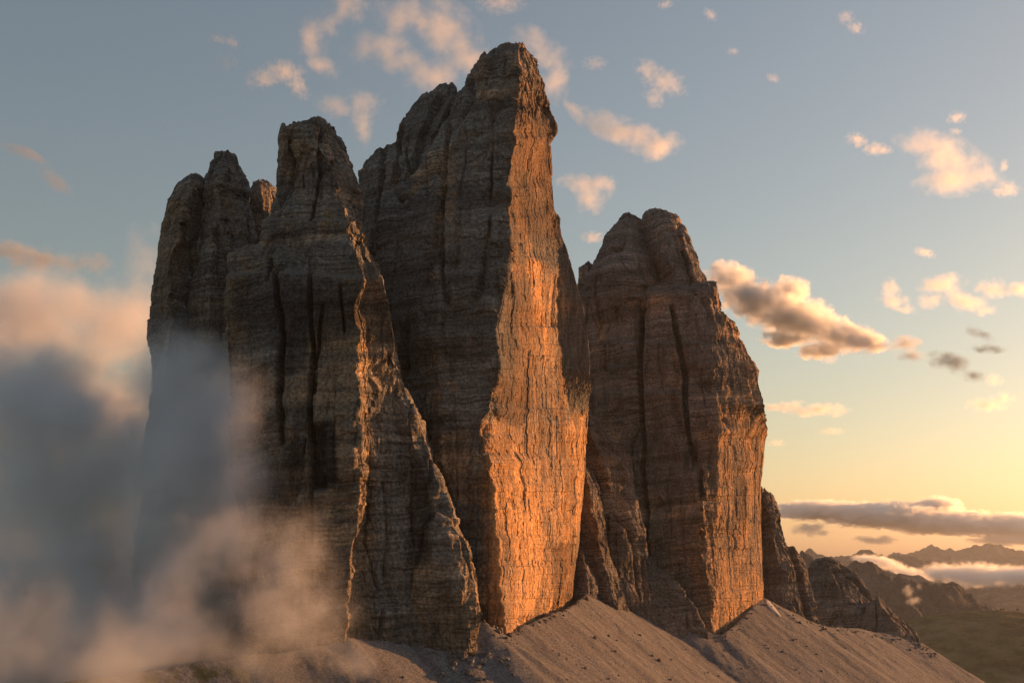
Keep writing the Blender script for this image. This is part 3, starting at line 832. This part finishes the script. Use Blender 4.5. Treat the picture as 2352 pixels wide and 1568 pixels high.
ridge("hill", [(1500, 1520), (1900, 1470), (2080, 1425), (2140, 1411), (2210, 1403), (2300, 1401), (2420, 1408), (2700, 1440), (3100, 1520)], 3300, 1700, 1500, -650, GRASS, 61, 26, 300, 140, 420, 1.25, 0.6)
ridge("mountain_ridge", [(1500, 1260), (1850, 1280), (1935, 1292), (1960, 1299), (1985, 1306), (2005, 1303), (2040, 1317), (2070, 1316), (2110, 1338), (2125, 1330), (2150, 1340), (2185, 1350), (2230, 1375), (2285, 1397), (2400, 1440), (2600, 1500)], 6500, 2200, 2600, VALLEY, SLATE, 62, 220, 480, 140, 750, 0.9, 1.8)
ridge("mountain_ridge", [(1800, 1312), (1980, 1316), (2100, 1322), (2164, 1332), (2200, 1352), (2254, 1384), (2350, 1410), (2600, 1450)], 9500, 2500, 3000, VALLEY, SLATE, 63, 180, 260, 90, 1200, 0.9)
ridge("mountain_ridge", [(2040, 1370), (2200, 1345), (2300, 1332), (2400, 1326), (2560, 1310), (2800, 1290)], 13000, 3500, 3500, VALLEY, SLATE, 66, 200, 260, 90, 1500, 0.9)
ridge("mountain_ridge", [(1500, 1275), (1840, 1268), (1860, 1265), (1880, 1272), (1900, 1277), (1935, 1276), (1960, 1270), (1980, 1262), (2000, 1266), (2030, 1277), (2060, 1272), (2100, 1279), (2160, 1290), (2300, 1310), (2600, 1330)], 17000, 4000, 4000, VALLEY, FAR, 64, 220, 520, 90, 1300, 0.9, 1.5)
ridge("mountain_ridge", [(1700, 1300), (2000, 1285), (2040, 1271), (2080, 1274), (2110, 1266), (2125, 1258), (2136, 1247), (2145, 1256), (2165, 1262), (2200, 1262), (2216, 1264), (2225, 1256), (2250, 1249), (2262, 1246), (2275, 1252), (2300, 1253), (2325, 1262), (2352, 1266), (2420, 1270), (2600, 1255), (2900, 1270), (3300, 1290)], 24000, 5000, 5000, VALLEY, FAR, 65, 300, 700, 90, 1400, 0.9, 1.5)
ridge("mountain_ridge", [(-1650, 1290), (-1500, 1282), (-400, 1290), (300, 1285), (900, 1292), (1500, 1280), (2000, 1295), (2400, 1290)], 26500, 5000, 1500, VALLEY, FAR, 67, 220, 500, 60, 2200, 0.9)

gv = np.array([[-30500, -1000, VALLEY - 5], [30500, -1000, VALLEY - 5], [30500, 28400, VALLEY - 5], [-30500, 28400, VALLEY - 5]], float)
g = mesh_obj("ground", gv, [np.array([[0, 1, 2, 3]])], SLATE)
g["kind"] = "structure"

# ------------------------------------------------------------------ clouds and mist
def volume_body(name, d, blobs, tau, feature, lo=0.0, hi=0.35, amp=1.1, aniso=0.45, warp=0.35, thick=1.0,
                color=(0.97, 0.97, 0.97), detail=5, flat=1.0, rough=0.6, soft=0.1):
    """A cloud: soft overlapping lobes eaten away by noise, filling a closed hull.
    blobs: (px, py, half width, half height[, distance]) in picture units; tau: optical depth through a lobe; feature: size of its billows in picture units."""
    m, n, l = new_mat(name)
    t = NT(m)
    fld = None
    mean_r = np.mean([b_[3] for b_ in blobs]) * d / F
    dens = tau / (2 * mean_r)
    feature = feature * d / F
    P = t.pos()
    nvec = t.scale(P, (1 / feature, 1 / feature, flat / feature))
    wv = t.noise(t.scale(P, (0.45 / feature,) * 3), 1.0, 2, 0.5, col=True)
    Pw = t.vmath('ADD', P, t.vmath('SCALE', t.vmath('SUBTRACT', wv, (0.5, 0.5, 0.5)), scale=warp * 2 * feature))
    bm = bmesh.new()
    for bdef in blobs:
        px, py, rx, ry = bdef[:4]
        dd = bdef[4] if len(bdef) > 4 else d
        rot = bdef[5] if len(bdef) > 5 else 0.0
        c = unproject(px, py, dd)
        k = dd / F
        r = np.array([rx * k, max(rx * 0.8, ry) * k * thick, ry * k])
        sub = t.vmath('SUBTRACT', Pw, tuple(float(x) for x in c))
        if rot:
            rn_ = t.new("ShaderNodeVectorRotate", rotation_type='Y_AXIS')
            t.link(sub, rn_.inputs["Vector"])
            rn_.inputs["Angle"].default_value = -R(rot)
            sub = rn_.outputs[0]
        q = t.vmath('LENGTH', t.scale(sub, tuple(float(1 / x) for x in r)))
        e = t.math('SUBTRACT', 1.0, q)
        fld = e if fld is None else t.math('MAXIMUM', fld, e) if len(blobs) > 12 else t.math('SMOOTH_MAX', fld, e, 0.25)
        th = np.linspace(0, 2 * np.pi, 12, endpoint=False)
        cr, sr = math.cos(R(rot)), math.sin(R(rot))
        for ph in np.linspace(-np.pi / 2, np.pi / 2, 7):
            for a in th:
                o3 = np.array([math.cos(ph) * math.cos(a), math.cos(ph) * math.sin(a), math.sin(ph)]) * r * 1.12
                o3 = np.array([o3[0] * cr + o3[2] * sr, o3[1], -o3[0] * sr + o3[2] * cr])
                bm.verts.new((c + o3).tolist())
    bmesh.ops.convex_hull(bm, input=bm.verts)
    loose = [v for v in bm.verts if not v.link_faces]
    bmesh.ops.delete(bm, geom=loose, context='VERTS')
    nz = t.noise(nvec, 1.0, detail, rough)
    f = t.math('ADD', fld, t.math('MULTIPLY', t.math('SUBTRACT', nz, 0.56), amp * 2))
    den = t.math('MULTIPLY', t.ramp(f, lo, hi), dens)
    edge = t.ramp(fld, -0.12, soft)
    den = t.math('MULTIPLY', den, edge)
    pv = t.new("ShaderNodeVolumePrincipled")
    pv.inputs["Color"].default_value = (*color, 1)
    pv.inputs["Anisotropy"].default_value = aniso
    t.link(den, pv.inputs["Density"])
    t.link(pv.outputs[0], t.new("ShaderNodeOutputMaterial").inputs["Volume"])
    me = bpy.data.meshes.new(name)
    bm.to_mesh(me)
    bm.free()
    me.materials.append(m)
    o = bpy.data.objects.new(name, me)
    COL.objects.link(o)
    return o

def cloud(label, d, blobs, tau=2.0, feature=None, group="clouds in the evening sky", **kw):
    if feature is None:
        feature = 0.6 * max(b_[3] for b_ in blobs)
    o = volume_body("cloud", d, blobs, tau * 1.15, feature, **{**dict(aniso=0.5, amp=1.4, lo=-0.15, hi=1.7, detail=8, rough=0.66, warp=0.7), **kw})
    tag(o, label, "cloud", group)
    return o

m1 = volume_body("mist", 700, [
    (540, 1180, 80, 200, 735), (430, 1330, 240, 200, 710), (650, 1400, 250, 140, 715, 27), (330, 1440, 260, 180, 690), (780, 1490, 150, 70, 735, 30), (290, 1190, 60, 160, 720),
    (505, 1000, 180, 270, 752), (610, 1290, 170, 190, 735)],
    6.5, 130, lo=-0.25, hi=1.5, amp=1.45, aniso=0.0, thick=0.4, warp=0.6, color=(0.80, 0.82, 0.88), detail=7, rough=0.6, soft=0.6)
m1["kind"] = "stuff"
m2 = volume_body("mist", 880, [
    (120, 1080, 420, 320, 900), (140, 970, 340, 190, 890), (60, 900, 280, 200, 900), (470, 930, 190, 240, 890, -35), (430, 1150, 210, 340, 860), (100, 1450, 520, 360, 880)],
    22.0, 150, lo=-0.4, hi=1.2, amp=1.3, aniso=0.0, thick=0.45, warp=0.6, color=(0.95, 0.96, 0.98), detail=7, rough=0.6, soft=0.65)
m2["kind"] = "stuff"
m4 = volume_body("mist", 600, [(250, 1500, 330, 130, 600), (560, 1520, 220, 75, 640, 15), (-60, 1430, 260, 220, 620)],
    2.2, 170, lo=-0.2, hi=1.4, amp=1.1, aniso=0.0, thick=0.4, warp=0.6, color=(0.85, 0.87, 0.9), detail=7, rough=0.6, soft=0.6)
m4["kind"] = "stuff"
cloud("large peach and grey cloud bank behind the lowest rock peak", 2600, [
    (60, 720, 300, 150), (270, 770, 180, 150), (-120, 800, 260, 200), (100, 950, 400, 160)], 4.0, 130, lo=-0.1, hi=1.0, amp=1.05, thick=0.7, aniso=0.1, color=(0.88, 0.88, 0.9), detail=7, rough=0.6)
cloud("grey streak of cloud lying on top of the large peach cloud bank", 2900, [(60, 590, 140, 32, 2900, 8), (190, 600, 90, 28, 2900, 8)], 2.0, 50, lo=-0.1, aniso=0.0, color=(0.6, 0.6, 0.62))
cloud("thin grey veil of cloud rising against the edge of the lowest rock peak", 2300, [(330, 600, 45, 100), (310, 680, 60, 70)], 1.5, 90, lo=-0.1)
cloud("faint slanting grey streak in the clear blue above the peach cloud bank", 9000, [(60, 362, 70, 22, 9000, 28), (130, 420, 65, 22, 9000, 38)], 0.35, 60, lo=-0.1, hi=1.0, amp=0.6, aniso=0.0, color=(0.5, 0.5, 0.52))

cloud("tiny pale wisp high in the blue above the lowest rock peak", 9000, [(500, 90, 32, 13), (532, 96, 28, 16, 9000, 30)], 1.0)
cloud("very faint pink puff just under the tiny pale wisp", 9000, [(525, 145, 44, 26)], 0.6)
cloud("pink hook shaped cloud above the domed summit of the front tower", 8500, [(610, 178, 57, 26, 8500, -20), (655, 165, 62, 28), (685, 198, 44, 26, 8500, 50)], 1.8)
cloud("tall ragged pink cloud reaching to the top edge above the hook shaped cloud", 8500, [(795, 22, 67, 54), (755, 60, 57, 44, 8500, -40), (718, 95, 46, 65), (735, 152, 57, 31, 8500, 20)], 1.8)
cloud("pink wedge of cloud between the domed summit and the tallest tower", 9000, [(775, 246, 65, 26, 9000, 10), (832, 240, 62, 41), (836, 290, 33, 57)], 1.4)
cloud("biggest pink cloud spreading behind the summit of the tallest tower", 9500, [(875, 112, 104, 49), (925, 35, 85, 65), (1015, 60, 117, 65, 9500, 35), (1065, 125, 85, 80), (990, 175, 85, 59), (930, 140, 65, 52)], 2.0, 55)
cloud("soft pink cloud hanging down beside the summit block of the tallest tower", 9500, [(1215, 95, 59, 44), (1265, 130, 72, 49, 9500, 40), (1275, 185, 41, 67)], 1.6)
cloud("faint flat cloud cut by the top edge over the tallest tower", 9500, [(1150, 5, 80, 24)], 0.9)
cloud("pale thin puff to one side of the soft cloud beside the tallest summit", 10000, [(1365, 146, 40, 18)], 0.8)
cloud("ragged cream cloud high above the cleft double summit", 10500, [(1490, 163, 46, 28, 10500, 25), (1532, 192, 62, 31, 10500, 20), (1504, 222, 33, 33)], 1.4)
cloud("long cream streak of cloud pointing at the overhang of the tallest tower", 11000, [(1325, 260, 57, 20, 11000, 30), (1385, 285, 85, 33, 11000, 20), (1450, 312, 98, 36, 11000, 18), (1512, 335, 70, 41)], 2.0, 34)
cloud("bright small cumulus between the tallest tower and the cleft summit", 12000, [(1335, 418, 59, 31), (1378, 426, 52, 39), (1356, 456, 49, 41)], 2.2, 28)
cloud("little peach cloud peeping out behind the shoulder of the cleft summit", 13000, [(1362, 545, 34, 17)], 1.6)
cloud("tiny wisp at the top edge above the ragged cream cloud", 9500, [(1528, 10, 24, 14)], 1.0)
cloud("tiny slanting wisp just below the top edge, beside another tiny wisp", 9500, [(1632, 34, 26, 15, 9500, 40)], 1.0)
cloud("faint pinkish double wisp near the top edge in the clear sky", 9500, [(1942, 40, 24, 20), (1966, 64, 28, 17, 9500, 30)], 1.1)
cloud("faint dot of cloud level with the tallest summit", 10000, [(1684, 118, 20, 10)], 0.7)
cloud("faintest short streak of cloud in the open sky", 10000, [(1776, 180, 24, 11, 10000, 20)], 0.7)
cloud("small cream cloud trailing just ahead of the large cream cloud", 14000, [(1968, 322, 32, 20, 14000, 20), (2014, 342, 42, 16, 14000, 8)], 1.8)
cloud("large torn cream cloud in the open sky", 14000, [(2130, 332, 85, 36, 14000, 18), (2185, 368, 109, 54, 14000, 25), (2185, 415, 98, 39), (2255, 405, 59, 39)], 1.9, 42)
cloud("small ragged cream cloud trailing behind the large torn cream cloud", 14000, [(2310, 436, 40, 22), (2306, 380, 12, 22)], 1.6)
cloud("small round cream puff above the large torn cream cloud", 14000, [(2197, 270, 28, 18), (2196, 302, 16, 13)], 1.4)
cloud("tiny bright slanting cloud above the row of cream cumulus", 18000, [(2124, 580, 30, 11, 18000, 20)], 1.6)
cloud("upright cream cumulus at the near end of the cumulus row", 20000, [(2045, 665, 24, 30), (2050, 690, 42, 20), (2075, 708, 40, 12, 20000, 15)], 2.0, 26)
cloud("widest cream cumulus in the middle of the cumulus row", 20000, [(2165, 655, 62, 30), (2138, 692, 44, 20), (2218, 692, 64, 24, 20000, 22), (2262, 712, 40, 17)], 2.2, 30)
cloud("cream cumulus reaching the edge of the picture in the cumulus row", 20000, [(2275, 660, 46, 28), (2345, 664, 48, 24)], 2.2, 28)
cloud("long dark cloud with glowing edges beside the cleft summit", 13000, [
    (1672, 640, 66, 44), (1735, 688, 110, 50, 13000, 25), (1830, 732, 125, 50, 13000, 20), (1815, 668, 52, 36), (1925, 768, 90, 36, 13000, 18), (1990, 782, 60, 26, 13000, 10), (1800, 778, 66, 20), (1885, 806, 66, 20)],
    10.0, 27, amp=1.45, hi=1.0, aniso=0.6, thick=1.2)
cloud("small half lit cloud at the tail of the long dark cloud", 13500, [(2078, 792, 44, 22), (2090, 815, 40, 22)], 4.0, 26, color=(0.7, 0.7, 0.72))  # slightly darkened colour stands in for shade
cloud("dark grey torn cloud below the thin grey wisps", 14000, [(2180, 832, 54, 26, 14000, 15), (2235, 862, 44, 14, 14000, 12)], 3.0, 28, color=(0.35, 0.36, 0.38), aniso=0.0)  # dark colour stands in for shade on this cloud
cloud("thin grey wisps below the cream cumulus row", 14000, [(2245, 765, 44, 16, 14000, 30), (2270, 800, 52, 12)], 1.5, 24, color=(0.35, 0.36, 0.38), aniso=0.0)  # shade put into the grey cloud colour
cloud("small peach puff at the end of the dark grey torn cloud", 16000, [(2282, 872, 28, 18)], 1.8)
cloud("golden flat cumulus alone above the low cloud bank", 22000, [(2242, 926, 34, 20), (2302, 916, 32, 20), (2272, 932, 52, 15)], 2.4, 22)
cloud("thin golden streak touching the edge of the cleft tower", 22000, [(1800, 932, 70, 11), (1885, 942, 74, 17)], 2.0, 24)
cloud("faint golden dash below the thin golden streak", 24000, [(1911, 990, 36, 10)], 0.9)
cloud("small faint golden puff close to the edge of the cleft tower", 24000, [(1783, 1017, 26, 10)], 1.2)
cloud("small peach scrap hanging under the long dark cloud", 14000, [(1905, 826, 26, 12)], 1.2)
cloud("long low brown cloud bank lying above the far mountains", 34000, [
    (1880, 1172, 110, 24), (2020, 1182, 140, 30), (2150, 1165, 60, 26), (2160, 1200, 150, 26), (2290, 1205, 130, 26), (2400, 1225, 130, 26), (2480, 1200, 100, 24)],
    16.0, 22, flat=2.2, amp=1.7, hi=0.9, thick=1.6)
cloud("small dark scrap of cloud under the near end of the low cloud bank", 33000, [(1860, 1216, 52, 16), (1890, 1228, 40, 9)], 4.0, 22, flat=2.0)
cloud("flat dark streak between the low cloud bank and the far mountains", 33000, [(2010, 1240, 62, 11), (2330, 1240, 120, 14)], 4.0, 22, flat=2.5)

valley_cloud1 = volume_body("mist", 12000, [(2165, 1314, 56, 26), (2235, 1320, 90, 32), (2320, 1322, 90, 28), (2440, 1316, 90, 28)], 4.0, 22, amp=1.1, hi=0.8, detail=7, aniso=0.4, thick=2)  # this and the next two are low valley clouds, under a mist name
valley_cloud2 = volume_body("mist", 12500, [(1985, 1282, 34, 12), (2035, 1294, 56, 14, 12500, 18), (2095, 1316, 50, 14, 12500, 20)], 2.5, 16, amp=0.9, hi=0.8, aniso=0.4, thick=2)
valley_cloud3 = volume_body("mist", 5200, [(2086, 1358, 12, 22), (2100, 1378, 22, 12), (2110, 1345, 10, 10)], 0.5, 14, amp=1.1, hi=0.9, aniso=0.3, thick=1.5)
for o in (valley_cloud1, valley_cloud2, valley_cloud3):
    o["kind"] = "stuff"

# ------------------------------------------------------------------ the evening air
def haze():
    lo, hi = np.array([-31000, -1200, VALLEY - 6]), np.array([31000, 28600, 640])
    V = np.array([[(lo, hi)[i][0], (lo, hi)[j][1], (lo, hi)[k][2]] for i in (0, 1) for j in (0, 1) for k in (0, 1)], float)
    f = np.array([[0, 1, 3, 2], [4, 6, 7, 5], [0, 4, 5, 1], [2, 3, 7, 6], [0, 2, 6, 4], [1, 5, 7, 3]])
    m, n, l = new_mat("haze")
    pv = n.new("ShaderNodeVolumePrincipled")
    pv.inputs["Color"].default_value = (0.80, 0.87, 0.98, 1)
    pv.inputs["Density"].default_value = 0.9e-5
    pv.inputs["Anisotropy"].default_value = 0.4
    l.new(pv.outputs[0], n.new("ShaderNodeOutputMaterial").inputs["Volume"])
    o = mesh_obj("haze", V, [f], m, None, None, False)
    o["kind"] = "stuff"
haze()
